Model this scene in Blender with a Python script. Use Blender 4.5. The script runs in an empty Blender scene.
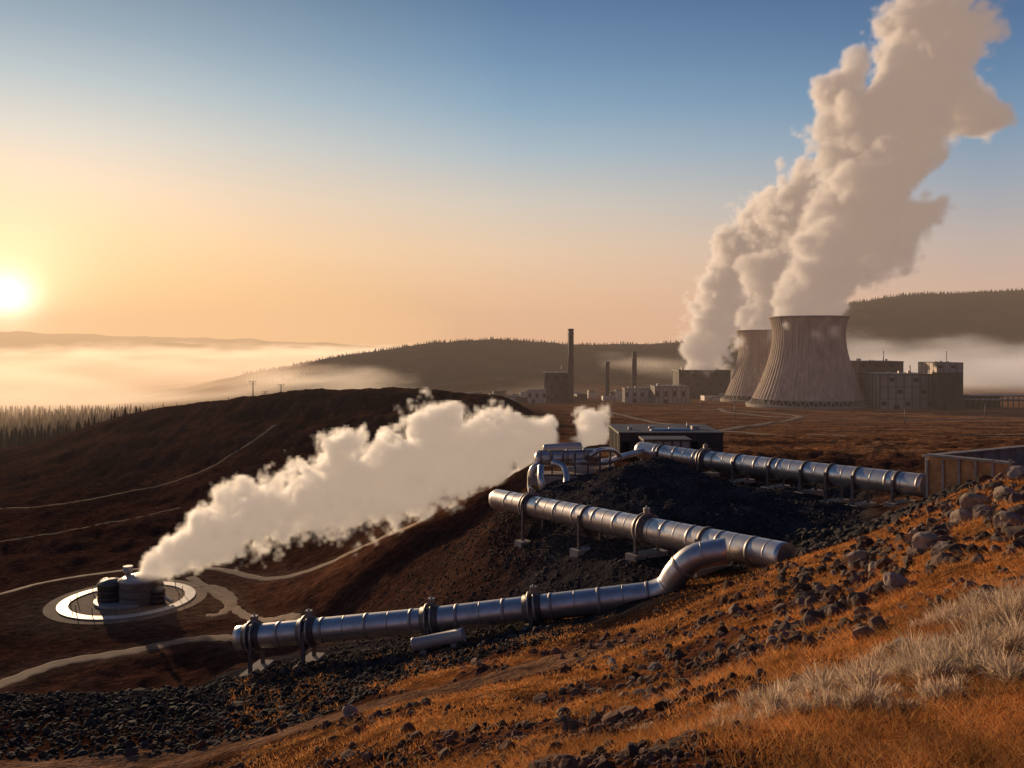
import bpy, math, random
import numpy as np
from mathutils import Vector
random.seed(7); rng=np.random.default_rng(7)
F=850.0; HY=345.0
def P(px,py,d): return np.array([(px-512)/F*d, d, -(py-HY)/F*d])
def lin(c):
    c=np.array(c,float)/255.0
    return tuple(np.where(c<=0.04045,c/12.92,((c+0.055)/1.055)**2.4))
def sm(a,b,x):
    t=np.clip((x-a)/(b-a),0,1); return t*t*(3-2*t)
# ---------------------------------------------------------------- noise
perm=rng.permutation(512); perm=np.concatenate([perm,perm,perm])
ga=rng.random(512)*2*np.pi; gx=np.cos(ga); gy=np.sin(ga)
def perlin(x,y):
    xi=np.floor(x).astype(int); yi=np.floor(y).astype(int)
    xf=x-xi; yf=y-yi; xi%=512; yi%=512; x1=(xi+1)%512; y1=(yi+1)%512
    u=xf*xf*xf*(xf*(xf*6-15)+10); v=yf*yf*yf*(yf*(yf*6-15)+10)
    def g(a,b,dx,dy):
        h=perm[perm[a]+b]; return gx[h]*dx+gy[h]*dy
    n00=g(xi,yi,xf,yf); n10=g(x1,yi,xf-1,yf); n01=g(xi,y1,xf,yf-1); n11=g(x1,y1,xf-1,yf-1)
    return (n00*(1-u)+n10*u)*(1-v)+(n01*(1-u)+n11*u)*v*1.0
def fbm(x,y,o=4,l=2.03,g=0.5):
    s=0;a=1
    for i in range(o):
        s=s+a*perlin(x+17.3*i,y-9.1*i); x=x*l; y=y*l; a*=g
    return s*1.4
def pchip(xs,ys,x):
    xs=np.array(xs,float); ys=np.array(ys,float)
    h=np.diff(xs); dl=(ys[1:]-ys[:-1])/(h if ys.ndim==1 else h[:,None])
    m=np.zeros_like(ys); 
    hh=h if ys.ndim==1 else h[:,None]
    w1=2*hh[1:]+hh[:-1]; w2=hh[1:]+2*hh[:-1]
    a=dl[:-1]; b=dl[1:]
    with np.errstate(divide='ignore',invalid='ignore'):
        mm=(w1+w2)/(w1/a+w2/b)
    m[1:-1]=np.where(a*b>0,mm,0); m[0]=dl[0]; m[-1]=dl[-1]
    i=np.clip(np.searchsorted(xs,x)-1,0,len(xs)-2)
    t=np.clip((x-xs[i])/h[i],0,1)
    if ys.ndim>1: t=t[:,None]; H=h[i][:,None]
    else: H=h[i]
    return (2*t**3-3*t**2+1)*ys[i]+(t**3-2*t**2+t)*H*m[i]+(-2*t**3+3*t**2)*ys[i+1]+(t**3-t**2)*H*m[i+1]
def arc(pts,n=8):
    p=[np.array(q,float) for q in pts]; p=[2*p[0]-p[1]]+p+[2*p[-1]-p[-2]]; out=[]
    for i in range(1,len(p)-2):
        for k in range(n):
            t=k/n; out.append(0.5*((2*p[i])+(-p[i-1]+p[i+1])*t+(2*p[i-1]-5*p[i]+4*p[i+1]-p[i+2])*t*t+(-p[i-1]+3*p[i]-3*p[i+1]+p[i+2])*t**3))
    out.append(p[-2]); return out
# ---------------------------------------------------------------- terrain profiles (bearing column -> distance: height)
farL={9000:-110,12000:-140,16000:-200}
plat={100:-12.6,130:-15.5,200:-22,400:-40,600:-50.8,800:-58,1000:-65,1300:-72}
cols={
-1600:{1.5:-5,8:-12,22:-20,50:-36,110:-52,200:-60,450:-75,1000:-100,2500:-140,6500:40,**farL},
-400:{1.5:-4,4:-5.5,8:-8.5,15:-12,22:-15,30:-18,42:-22,60:-32,90:-43,150:-50,300:-60,450:-66,700:-82,1000:-92,1500:-112,2500:-135,4500:-130,6500:60,**farL},
0:{1.5:-3.5,4:-5,8:-7.5,15:-10.5,22:-12.8,30:-15,38:-16.6,42:-17.3,50:-22,60:-28,90:-41,110:-44.5,150:-46.5,200:-49.5,300:-53,400:-54.5,450:-56,550:-68,700:-78,1000:-86,1500:-112,2500:-135,4500:-120,6800:100,**farL},
150:{1.5:-3,4:-4,8:-6.2,15:-9.5,22:-12.2,30:-14.8,38:-16.8,44:-18,52:-22,65:-29,90:-40,110:-43.8,150:-45,200:-48,300:-49,400:-40,450:-35,520:-42,700:-74,1000:-86,1500:-108,2500:-130,4500:-110,6800:62,**farL},
250:{1.5:-2.6,4:-3.4,8:-5.3,15:-8.6,22:-11.3,30:-14,38:-16.4,48:-18.6,56:-21,70:-28,90:-36,110:-41,150:-44.3,200:-46,300:-43,380:-34,440:-27,520:-36,700:-72,1000:-85,1500:-98,2300:-85,3000:-110,4500:-110,6800:32,**farL},
325:{1.5:-2.4,4:-3,8:-4.8,15:-7.9,22:-10.5,30:-13.2,38:-15.6,48:-17.8,56:-20,70:-25.5,90:-32,110:-36,150:-40,200:-43,300:-40,380:-31,440:-23.5,520:-33,700:-68,1000:-82,1500:-92,2300:-44,3000:-90,4500:-110,6800:5,**farL},
400:{1.5:-2.2,4:-2.7,8:-4.3,15:-7.2,22:-9.8,30:-12.4,38:-14.8,47:-16.8,56:-19,70:-22.5,90:-26,110:-28.5,150:-33,200:-37,300:-37,380:-29.5,440:-23,520:-30,700:-60,1000:-78,1500:-85,2300:-12,3000:-60,4500:-100,6800:-20,**farL},
500:{1.5:-2.0,4:-2.4,8:-4,15:-6.8,22:-9.3,30:-11.7,38:-13.8,46:-15.5,54:-16.2,62:-15,68:-13.8,76:-15,95:-19,120:-22.5,150:-25,200:-28,300:-30,400:-27.5,450:-27.5,520:-36,700:-52,1000:-66,1300:-72,1600:-74,2300:9,3200:-60,4500:-100,6800:-40,**farL},
560:{1.5:-1.9,4:-2.2,8:-3.8,15:-6.6,22:-9,30:-11.2,38:-13.1,45:-14.6,52:-15,60:-13.6,68:-11.5,76:-12.3,95:-14,120:-17,150:-20,200:-25,300:-33,400:-38,600:-48,800:-57,1000:-66,1300:-72,1600:-74,2300:5,3200:-60,4500:-100,6800:-40,**farL},
650:{1.5:-1.8,4:-2.1,8:-3.6,15:-6.1,22:-8.2,30:-10.2,38:-12,45:-13,51:-12.8,60:-10.9,68:-9.3,74:-10.5,82:-12,90:-12,**plat,1600:-74,2300:0,3200:-60,4500:-100,6800:-40,**farL},
750:{1.5:-1.75,4:-2,8:-3.3,15:-5.3,22:-7.1,30:-8.7,38:-10.3,45:-12,50:-12.6,58:-11.6,64:-10.8,70:-11.8,80:-12,**plat,1600:-74,2600:30,3600:-60,4500:-100,6800:-40,**farL},
850:{1.5:-1.7,4:-2,8:-3.1,15:-4.7,22:-6.2,30:-7.6,38:-8.9,45:-10.2,50:-11.6,58:-11.6,66:-12,80:-12.2,**plat,1600:-74,2600:118,3600:60,4500:-50,6800:-40,**farL},
930:{1.5:-1.7,4:-2,8:-2.9,15:-4.1,22:-5.1,30:-6.2,38:-7.2,45:-8.6,52:-9.8,58:-10.8,66:-11,80:-11.6,**plat,1600:-74,2600:150,3600:120,4500:-50,6800:-40,**farL},
1024:{1.5:-1.7,4:-2,8:-2.7,15:-3.6,22:-4.1,30:-4.7,38:-5.5,45:-6.8,50:-8,58:-9.3,66:-10,80:-11.2,**plat,1600:-74,2600:162,3600:150,4500:-50,6800:-40,**farL},
1400:{1.5:-1.6,4:-1.6,8:-1.8,15:-2,22:-2,30:-2.2,38:-2.8,45:-3.6,58:-6,80:-9,**plat,1600:-60,2600:200,3600:190,4500:0,6800:-40,**farL},
2600:{1.5:-1.4,4:-1,8:0,15:1,22:2,30:3,45:3,58:2,80:-2,130:-10,400:-30,800:-50,1600:-50,2600:220,3600:200,6800:-40,**farL},
}
ck=sorted(cols)
NR=820
LD=np.linspace(math.log(1.5),math.log(16000),NR)
prof=np.array([pchip([math.log(k) for k in sorted(cols[c])],[cols[c][k] for k in sorted(cols[c])],LD) for c in ck])
pxs=np.unique(np.concatenate([np.linspace(-1600,-120,110),np.linspace(-120,1144,680),np.linspace(1144,2600,110)]))
Zg=pchip(ck,prof,pxs).T
NC=len(pxs)
D=np.exp(LD)[:,None]*np.ones((1,NC)); U=(pxs-512)/F
X=D*U[None,:]; Y=D
PXg=np.ones((NR,1))*pxs[None,:]
PAD=P(128,600,150)
padz=-45.0
# roads: (bearing, distance) way-points, width
ROADS=[([(-60,105),(0,112),(60,120),(130,124),(190,128),(235,126),(250,122)],3.6),
([(-60,155),(0,158),(40,165),(95,170),(150,174),(215,172),(265,163),(330,160),(420,150)],2.8),
([(185,158),(215,158),(232,150),(222,142),(206,141)],2.2),
([(190,165),(225,150),(240,142),(262,134),(290,128),(300,120)],2.2),
([(-40,215),(30,220),(110,235),(180,250)],1.6),
([(-40,275),(40,270),(120,285),(180,300),(240,330),(275,365)],1.9),
([(600,300),(680,340),(760,480),(800,600),(760,690),(700,740)],7),
([(1060,600),(960,560),(860,560),(780,600),(730,680),(720,760)],7),
([(1060,250),(930,260),(820,300),(700,420),(640,560),(600,720)],5)]
rw_=np.zeros((NR,NC))
for pts,wd in ROADS:
    c=np.array(arc([np.array([(p-512)/F*d,d]) for p,d in pts],10))
    r0=max(0,np.searchsorted(LD,math.log(c[:,1].min()*.85))); r1=min(NR,np.searchsorted(LD,math.log(c[:,1].max()*1.15)))
    xx=X[r0:r1].ravel(); yy=Y[r0:r1].ravel(); dm=np.full(len(xx),1e9)
    for i in range(len(c)-1):
        a=c[i];b=c[i+1]; t=np.clip(((xx-a[0])*(b[0]-a[0])+(yy-a[1])*(b[1]-a[1]))/((b-a)@(b-a)),0,1)
        dm=np.minimum(dm,np.hypot(xx-a[0]-t*(b[0]-a[0]),yy-a[1]-t*(b[1]-a[1])))
    rw_[r0:r1]=np.maximum(rw_[r0:r1],sm(wd*1.6,wd*.55,dm).reshape(r1-r0,NC)*(1 if wd>2.1 else .5))
n1=fbm(X/9,Y/9,4); n2=fbm(X/45+5,Y/45,5); n3=fbm(X/420+3,Y/420,5,g=.45); n0=fbm(X/1.7,Y/1.7,4)
gul=1-np.abs(fbm(X/16+9+0.25*n2,Y/70-4,4))*2.2
rough=fbm(X/6,Y/6,4,g=.6)
leftm=sm(640,480,PXg)
NZ=0.07*n0*sm(60,20,D)+0.3*n1*sm(3,14,D)*sm(400,120,D)+(1.3*n2+0.6*(gul-0.6))*sm(70,170,D)*sm(750,400,D)*leftm
NZ=NZ+0.38*rough*sm(40,60,D)*sm(700,400,D)
NZ=NZ*(1-.85*np.clip(rw_*1.5,0,1))
Zg=Zg+NZ
Zg=Zg+0.5*n2*sm(60,120,D)*sm(460,600,PXg)*sm(900,500,D)+12*n3*sm(1400,2100,D)+12*n3*sm(4500,6500,D)
Zg=Zg+3*fbm(X/70,Y/140,4)*sm(1700,2200,D)*sm(4000,3000,D)
pr=np.hypot(X-PAD[0],Y-PAD[1]); w=sm(40,13,pr); Zg=Zg*(1-w)+padz*w
def H(x,y):
    x=np.asarray(x,float); y=np.asarray(y,float)
    p=x/y*F+512; ci=np.interp(p,pxs,np.arange(NC)); ri=np.interp(np.log(y),LD,np.arange(NR))
    c0=np.clip(np.floor(ci).astype(int),0,NC-2); r0=np.clip(np.floor(ri).astype(int),0,NR-2)
    fc=ci-c0; fr=ri-r0
    return (Zg[r0,c0]*(1-fc)+Zg[r0,c0+1]*fc)*(1-fr)+(Zg[r0+1,c0]*(1-fc)+Zg[r0+1,c0+1]*fc)*fr
def G(px,d,off=0):
    x=(px-512)/F*d; return np.array([x,d,float(H(x,d))+off])
# ---------------------------------------------------------------- zone colours
orange=np.array([0.46,0.17,0.045]); straw=np.array([0.48,0.27,0.11]); soil=np.array([0.12,0.048,0.024])
gravel=np.array([0.040,0.034,0.032]); brown=np.array([0.066,0.026,0.014]); plain=np.array([0.21,0.090,0.036]); forest=np.array([0.03,0.022,0.012])
C=np.ones((NR,NC,3))*brown
def mixc(m,c):
    global C
    m=np.clip(m,0,1)[...,None]; C=C*(1-m)+c*m
mixc(0.4*sm(-0.1,0.6,n2+0.5*n1),np.array([0.10,0.043,0.022]))
mixc(sm(0.0,0.5,gul-.3+.3*rough)*0.25,np.array([0.10,0.048,0.026]))
mixc(sm(0.05,0.4,fbm(X/30,Y/90,4))*0.6,np.array([0.034,0.015,0.010]))
mixc(sm(0.1,0.4,rough)*0.35,np.array([0.03,0.015,0.010]))
mixc(sm(0.0,0.35,fbm(X/5,Y/22+8,4))*0.45*leftm,np.array([0.028,0.014,0.010]))
mixc(sm(85,110,D)*sm(500,600,PXg),plain)
mixc(sm(85,110,D)*sm(500,600,PXg)*sm(-0.25,0.25,fbm(X/60,Y/25,5))*0.85,np.array([0.08,0.036,0.018]))
mixc(sm(85,110,D)*sm(500,600,PXg)*sm(0.1,0.3,fbm(X/20+7,Y/14,5))*0.6,np.array([0.28,0.14,0.06]))
mixc(sm(560,700,D)*sm(420,330,PXg),forest)
mound=sm(46,49,D+2*n1)*sm(78,69,D)*sm(480,550,PXg+25*n1)*sm(890,860,PXg)
mixc(mound,gravel)
mixc(sm(36,42,D+3*n1)*sm(60,52,D)*sm(760,600,PXg),gravel*1.2)
fo_=sm(48,56,D)*sm(110,76,D)*sm(330,420,PXg)*sm(540,500,PXg)*0.6
mixc(fo_,np.array([.055,.028,.018]))
edge=38+5*n1
fg=sm(edge+3,edge-2,D)*sm(250,480,PXg+60*n1)
fgr=sm(52,46,D+3*n1)*sm(760,860,PXg)
gr=np.clip(np.maximum(fg,fgr),0,1)
# lighter, greyer tone on everything beyond the near slope
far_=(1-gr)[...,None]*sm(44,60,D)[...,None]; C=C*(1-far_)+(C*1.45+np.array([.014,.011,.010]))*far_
def cover(x,y,px): return fbm((x+.4*y)/2.2,(y-.6*x)/7,5)+.35*fbm(x/9,y/9,4)+.4*sm(600,1000,px)-.08
cov=cover(X,Y,PXg)
mixc(gr,soil*1.7)
grass=gr*sm(-0.25,0.1,cov)
mixc(grass,orange)
mixc(grass*sm(0.0,0.5,fbm(X/1.1,Y/1.1,4))*0.6,straw*1.1)
mixc(gr*sm(0.1,0.35,fbm(X/.7+3,Y/1.2,4))*0.6,soil*.8)
mixc(sm(36,30,D)*sm(480,250,PXg+60*n1),soil*1.1)
trackd=29.5+1.2*np.sin(PXg/140)+3.5*sm(420,640,PXg)
track=sm(2.2,1.2,np.abs(D-trackd)+0.5*n0)*sm(700,560,PXg)
mixc(track*0.85,np.array([0.36,0.20,0.11]))
mixc(sm(1.6,0.6,np.abs(D-(trackd-4.5))+n0)*sm(560,400,PXg)*0.7,np.array([0.32,0.16,0.07]))
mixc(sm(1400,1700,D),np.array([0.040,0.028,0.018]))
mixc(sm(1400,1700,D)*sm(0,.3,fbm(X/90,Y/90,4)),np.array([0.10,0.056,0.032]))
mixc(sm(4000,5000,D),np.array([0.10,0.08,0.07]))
mixc(sm(24,14,pr),np.array([0.14,0.085,0.055]))
mixc(rw_*.6*sm(95,100,D),np.array([0.17,0.105,0.068]))
# ---------------------------------------------------------------- node helpers
def newmat(name):
    m=bpy.data.materials.new(name); m.use_nodes=True; nt=m.node_tree; nt.nodes.clear(); return m,nt
def nd(nt,t,**k):
    n=nt.nodes.new(t)
    for a,b in k.items(): setattr(n,a,b)
    return n
def surf(name,col,rough=0.8,metal=0.0,var=0.25,scale=1.0,bump=0.0,bscale=None,attr=None,spec=0.3,stretch=(1,1,1),trans=0,rvar=0,det=3):
    m,nt=newmat(name); L=nt.links
    o=nd(nt,'ShaderNodeOutputMaterial'); b=nd(nt,'ShaderNodeBsdfPrincipled')
    b.inputs['Roughness'].default_value=rough; b.inputs['Metallic'].default_value=metal
    b.inputs['Specular IOR Level'].default_value=spec
    g=nd(nt,'ShaderNodeNewGeometry'); mp=nd(nt,'ShaderNodeMapping'); mp.inputs['Scale'].default_value=stretch
    L.new(g.outputs['Position'],mp.inputs[0])
    n=nd(nt,'ShaderNodeTexNoise'); n.inputs['Scale'].default_value=scale; n.inputs['Detail'].default_value=det; n.inputs['Roughness'].default_value=0.65
    L.new(mp.outputs[0],n.inputs['Vector'])
    mr=nd(nt,'ShaderNodeMapRange'); mr.inputs[1].default_value=0.3; mr.inputs[2].default_value=0.7; mr.inputs[3].default_value=1-var; mr.inputs[4].default_value=1+var
    L.new(n.outputs['Fac'],mr.inputs[0])
    vm=nd(nt,'ShaderNodeVectorMath',operation='SCALE'); L.new(mr.outputs[0],vm.inputs['Scale'])
    if attr:
        a=nd(nt,'ShaderNodeAttribute',attribute_name=attr); L.new(a.outputs['Color'],vm.inputs[0])
    else: vm.inputs[0].default_value=col
    L.new(vm.outputs[0],b.inputs['Base Color'])
    if rvar:
        m2=nd(nt,'ShaderNodeMapRange'); m2.inputs[1].default_value=0.3; m2.inputs[2].default_value=0.7; m2.inputs[3].default_value=rough+rvar; m2.inputs[4].default_value=rough-rvar
        L.new(n.outputs['Fac'],m2.inputs[0]); L.new(m2.outputs[0],b.inputs['Roughness'])
    if trans:
        t=nd(nt,'ShaderNodeBsdfTranslucent'); L.new(vm.outputs[0],t.inputs[0]); mx=nd(nt,'ShaderNodeMixShader'); mx.inputs[0].default_value=trans
        L.new(b.outputs[0],mx.inputs[1]); L.new(t.outputs[0],mx.inputs[2]); L.new(mx.outputs[0],o.inputs[0])
    else: L.new(b.outputs[0],o.inputs[0])
    if bump:
        n2=nd(nt,'ShaderNodeTexNoise'); n2.inputs['Scale'].default_value=bscale or scale*4; n2.inputs['Detail'].default_value=3; n2.inputs['Roughness'].default_value=0.7
        L.new(mp.outputs[0],n2.inputs['Vector'])
        bp=nd(nt,'ShaderNodeBump'); bp.inputs['Strength'].default_value=1.0; bp.inputs['Distance'].default_value=bump
        L.new(n2.outputs['Fac'],bp.inputs['Height']); L.new(bp.outputs[0],b.inputs['Normal'])
    return m
def ground_mat(name,scales,bumps,var):
    m,nt=newmat(name); L=nt.links
    o=nd(nt,'ShaderNodeOutputMaterial'); b=nd(nt,'ShaderNodeBsdfDiffuse'); L.new(b.outputs[0],o.inputs[0])
    b.inputs['Roughness'].default_value=0.4
    g=nd(nt,'ShaderNodeNewGeometry'); a=nd(nt,'ShaderNodeAttribute',attribute_name='Col'); cur=a.outputs['Color']
    hsum=None
    for s,bm,v in zip(scales,bumps,var):
        n=nd(nt,'ShaderNodeTexNoise'); n.inputs['Scale'].default_value=s; n.inputs['Detail'].default_value=4; n.inputs['Roughness'].default_value=0.7
        L.new(g.outputs['Position'],n.inputs['Vector'])
        mr=nd(nt,'ShaderNodeMapRange'); mr.inputs[1].default_value=0.32; mr.inputs[2].default_value=0.68; mr.inputs[3].default_value=1-v; mr.inputs[4].default_value=1+v
        L.new(n.outputs['Fac'],mr.inputs[0])
        vm=nd(nt,'ShaderNodeVectorMath',operation='SCALE'); L.new(mr.outputs[0],vm.inputs['Scale']); L.new(cur,vm.inputs[0]); cur=vm.outputs[0]
        ml=nd(nt,'ShaderNodeMath',operation='MULTIPLY_ADD'); ml.inputs[1].default_value=bm; L.new(n.outputs['Fac'],ml.inputs[0])
        if hsum: L.new(hsum,ml.inputs[2])
        else: ml.inputs[2].default_value=0
        hsum=ml.outputs[0]
    bp=nd(nt,'ShaderNodeBump'); bp.inputs['Distance'].default_value=1.0; L.new(hsum,bp.inputs['Height'])
    L.new(cur,b.inputs['Color']); L.new(bp.outputs[0],b.inputs['Normal'])
    return m
# ---------------------------------------------------------------- mesh helpers
def mesh_np(name,V,Fc,mat,col=None,smooth=False,parent=None):
    V=np.asarray(V,np.float32); Fc=np.asarray(Fc,np.int32); me=bpy.data.meshes.new(name)
    k=Fc.shape[1]; me.vertices.add(len(V)); me.vertices.foreach_set('co',V.ravel())
    me.loops.add(Fc.size); me.loops.foreach_set('vertex_index',Fc.ravel())
    me.polygons.add(len(Fc)); me.polygons.foreach_set('loop_start',np.arange(0,Fc.size,k,dtype=np.int32))
    me.polygons.foreach_set('use_smooth',np.full(len(Fc),smooth))
    me.update(calc_edges=True)
    if col is not None:
        at=me.color_attributes.new('Col','FLOAT_COLOR','POINT')
        c=np.ones((len(V),4),np.float32); c[:,:3]=col; at.data.foreach_set('color',c.ravel())
    me.materials.append(mat)
    ob=bpy.data.objects.new(name,me); bpy.context.collection.objects.link(ob)
    if parent: ob.parent=parent
    return ob
def empty(name,loc=(0,0,0)):
    e=bpy.data.objects.new(name,None); bpy.context.collection.objects.link(e); e.empty_display_size=0.5
    return e
class MB:
    def __init__(s): s.v=[]; s.f=[]; s.m=[]; s.s=[]
    def add(s,V,Fs,mi=0,smooth=False):
        o=len(s.v); s.v+= [tuple(map(float,q)) for q in V]; s.f+=[tuple(o+i for i in f) for f in Fs]; s.m+=[mi]*len(Fs); s.s+=[smooth]*len(Fs)
    def box(s,c,size,rot=0,mi=0,dirx=None):
        sx,sy,sz=[q/2 for q in size]; ca,sa=math.cos(rot),math.sin(rot)
        V=[(c[0]+x*ca-y*sa,c[1]+x*sa+y*ca,c[2]+z) for z in(-sz,sz) for x,y in((-sx,-sy),(sx,-sy),(sx,sy),(-sx,sy))]
        s.add(V,[(3,2,1,0),(4,5,6,7),(0,1,5,4),(1,2,6,5),(2,3,7,6),(3,0,4,7)],mi)
    def tube(s,path,rad,n=24,mi=0,smooth=True,caps=True):
        path=np.asarray(path,float); m=len(path)
        T=np.gradient(path,axis=0) if m>2 else np.array([path[1]-path[0]]*2)
        for i in range(m):
            if np.linalg.norm(T[i])<1e-9: T[i]=T[i-1]
        T=T/np.linalg.norm(T,axis=1)[:,None]
        up=np.array([0,0,1.0]) if abs(T[0][2])<0.9 else np.array([1.0,0,0])
        N=np.cross(up,T[0]); N/=np.linalg.norm(N); V=[]
        ang=np.arange(n)/n*2*np.pi+(np.pi/4 if n==4 else 0)
        for i in range(m):
            N=N-T[i]*np.dot(N,T[i]); N/=np.linalg.norm(N); B=np.cross(T[i],N)
            V.append(path[i]+rad[i]*(np.cos(ang)[:,None]*N+np.sin(ang)[:,None]*B))
        V=np.concatenate(V); Fs=[]
        for i in range(m-1):
            for j in range(n):
                k=(j+1)%n; Fs.append((i*n+j,i*n+k,(i+1)*n+k,(i+1)*n+j))
        s.add(V,Fs,mi,smooth)
        if caps: 
            o=len(s.v)-len(V)
            s.f+=[tuple(o+n-1-j for j in range(n)),tuple(o+(m-1)*n+j for j in range(n))]; s.m+=[mi]*2; s.s+=[False]*2
    def build(s,name,mats,parent=None,bevel=0):
        me=bpy.data.meshes.new(name); me.from_pydata(s.v,[],s.f)
        for m in mats: me.materials.append(m)
        me.polygons.foreach_set('material_index',s.m); me.polygons.foreach_set('use_smooth',s.s); me.update()
        ob=bpy.data.objects.new(name,me); bpy.context.collection.objects.link(ob)
        if parent: ob.parent=parent
        if bevel:
            b=ob.modifiers.new('b','BEVEL'); b.width=bevel; b.segments=2; b.limit_method='ANGLE'
        return ob
# ---------------------------------------------------------------- ground sheets
gm=ground_mat('ground_soil',[0.05,0.6,5.0],[1.2,0.8,0.16],[0.3,0.45,0.45])
hm=ground_mat('hill_forest',[0.006,0.03,0.12],[14,8,4],[0.3,0.45,0.5])
def grid(name,r0,r1,mat):
    n=r1-r0; V=np.stack([X[r0:r1],Y[r0:r1],Zg[r0:r1]],-1).reshape(-1,3)
    a=(np.arange(n-1)[:,None]*NC+np.arange(NC-1)[None,:]).ravel()
    Fc=np.stack([a,a+1,a+1+NC,a+NC],1)
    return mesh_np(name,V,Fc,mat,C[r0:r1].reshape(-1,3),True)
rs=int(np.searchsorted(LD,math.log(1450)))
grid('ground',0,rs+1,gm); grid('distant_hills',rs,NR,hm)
# ---------------------------------------------------------------- materials
M_steel=surf('galvanised_cladding',(0.66,0.61,0.56),0.40,0.85,0.22,1.1,0,5,rvar=.10,spec=.5)
M_band=surf('joint_band',(0.38,0.34,0.31),0.5,0.6,0.3,2)
M_steel2=surf('dark_steel',(0.17,0.145,0.13),0.55,0.4,0.35,2)
M_pale=surf('pale_cladding',(0.50,0.46,0.42),0.5,0.3,0.2,0.5)
M_conc=surf('concrete',(0.36,0.31,0.26),0.9,0,0.25,1.2,0.01,12)
M_tower=surf('tower_concrete',(0.47,0.375,0.285),0.9,0,0.30,0.30,0,0.5,stretch=(1,1,0.05),det=4)
M_dark=surf('dark_opening',(0.015,0.014,0.014),0.7)
M_clad=surf('building_cladding',(0.38,0.335,0.30),0.6,0.2,0.25,0.12,stretch=(1,1,0.3))
M_clad2=surf('dark_building_cladding',(0.11,0.092,0.08),0.6,0.1,0.25,0.15)
M_sunlit_wall=surf('sunlit_concrete_panel',(0.50,0.26,0.11),0.75,0.1,0.35,1.5,0.01,8)  # concrete wall face, orange sunlight put into its colour
M_road=surf('gravel_road',(0.22,0.15,0.105),0.9,0,0.35,0.4,spec=.1)
M_track=surf('dirt_track',(0.14,0.082,0.053),0.95,0,0.4,0.3,spec=.02)
M_rock=surf('rock',(0.1,0.1,0.1),0.9,0,0.35,4,0.02,14,attr='Col',spec=.15)
M_grass=surf('dry_grass',(0,0,0),0.8,0,0.2,3,attr='Col',trans=.5,det=1,spec=.1)
M_con=surf('conifer_foliage',(0.04,0.034,0.018),0.9,0,0.4,0.3,det=1)
# ---------------------------------------------------------------- pipelines
def pipeline(name,path,r,seam=2.4,flanges=(),supports=(),mat=M_steel,cap=False):
    E=empty(name); path=np.array(path,float)
    seg=np.linalg.norm(np.diff(path,axis=0),axis=1); S=np.concatenate([[0],np.cumsum(seg)]); L=S[-1]
    def at(s): return np.array([np.interp(s,S,path[:,i]) for i in range(3)])
    base=np.arange(0,L+0.01,0.3)
    mb=MB(); mb.tube([at(s) for s in base],[r]*len(base),40)
    for q in np.arange(seam,L-0.2,seam):
        mb.tube([at(q-.1),at(q-.09),at(q+.09),at(q+.1)],[r*1.005,r*1.04,r*1.04,r*1.005],40,1)
        mb.tube([at(q+seam/2-.03),at(q+seam/2+.03)],[r*1.012]*2,40,1)
    mb.build('pipe_shell',[mat,M_band],E)
    fb=MB()
    for fpos in flanges:
        s0=fpos*L
        for o in (-0.16,0.16):
            a=at(max(0,s0+o-0.05)); b=at(min(L,s0+o+0.05)); 
            if np.linalg.norm(b-a)<0.02: continue
            fb.tube([a,b],[r*1.33]*2,32,0,True)
            t=(b-a)/np.linalg.norm(b-a); n=np.cross([0,0,1.0],t); n/=np.linalg.norm(n); u=np.cross(t,n)
            for k in range(16):
                an=k/16*2*math.pi; c=(a+b)/2+r*1.22*(math.cos(an)*n+math.sin(an)*u)
                fb.tube([c-t*0.11,c+t*0.11],[0.035]*2,6,1,False)
        fb.tube([at(max(0,s0-0.5)),at(min(L,s0+0.5))],[r*1.10]*2,32,1)
        c=at(s0); fb.box((c[0],c[1],c[2]+r*1.45),(.35,.35,.4),0,0); fb.tube([c+[0,0,r*1.4],c+[0,0,r*1.9]],[.05,.05],8,1)
    if flanges: fb.build('flanges',[M_band,M_steel2],E)
    sb=MB()
    for sp in supports:
        s0=sp*L; c=at(s0); a=at(max(0,s0-0.05)); b=at(min(L,s0+0.05)); t=(b-a); t/=np.linalg.norm(t); rot=math.atan2(t[1],t[0])
        n=np.array([-t[1],t[0],0]); n/=np.linalg.norm(n)
        gz=min(float(H(*(c+n*1.0)[:2])),float(H(*(c-n*1.0)[:2])),float(H(*c[:2])))
        top=max(c[2]-r*1.25,gz+0.15)
        sb.box((c[0],c[1],(gz-0.5+min(gz+0.35,top))/2),(0.9,2.6,min(gz+0.35,top)-gz+0.5),rot,1)
        for o in(-1,1):
            q=c+n*o*(r*1.15)
            sb.box((q[0],q[1],(gz+c[2]+0.25)/2),(0.2,0.16,c[2]+0.25-gz),rot,0)
        sb.tube([c-t*0.12,c+t*0.12],[r*1.1]*2,32,0)
        sb.box((c[0],c[1],c[2]-r*1.12),(0.3,r*2.3,0.14),rot,0)
    if supports: sb.build('supports',[M_steel2,M_conc],E)
    return E
p1=[P(238,638,48.5),P(440,619,46.6),P(640,596,44.9)]+arc([P(652,594.5,44.8),P(668,587,44.5),P(677,573,44.2),P(690,560,43.9),P(706,554,43.7),P(730,551,43.4)],6)
pipeline('steam_pipeline',p1,0.68,2.6,flanges=(0.035,0.15,0.40,0.60),supports=(0.04,0.15,0.40,0.60))
p2=[P(497,499,66.5),P(792,559,42.0)]
pipeline('steam_pipeline',p2,0.76,2.2,flanges=(0.17,0.62),supports=(0.18,0.42,0.62,0.8))
p3=[P(640,450,82),P(700,459,76),P(928,486,57.5)]
pipeline('steam_pipeline',p3,0.78,2.4,flanges=(0.28,),supports=(0.1,0.28,0.42,0.55,0.66,0.74,0.82,0.93))
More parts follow.
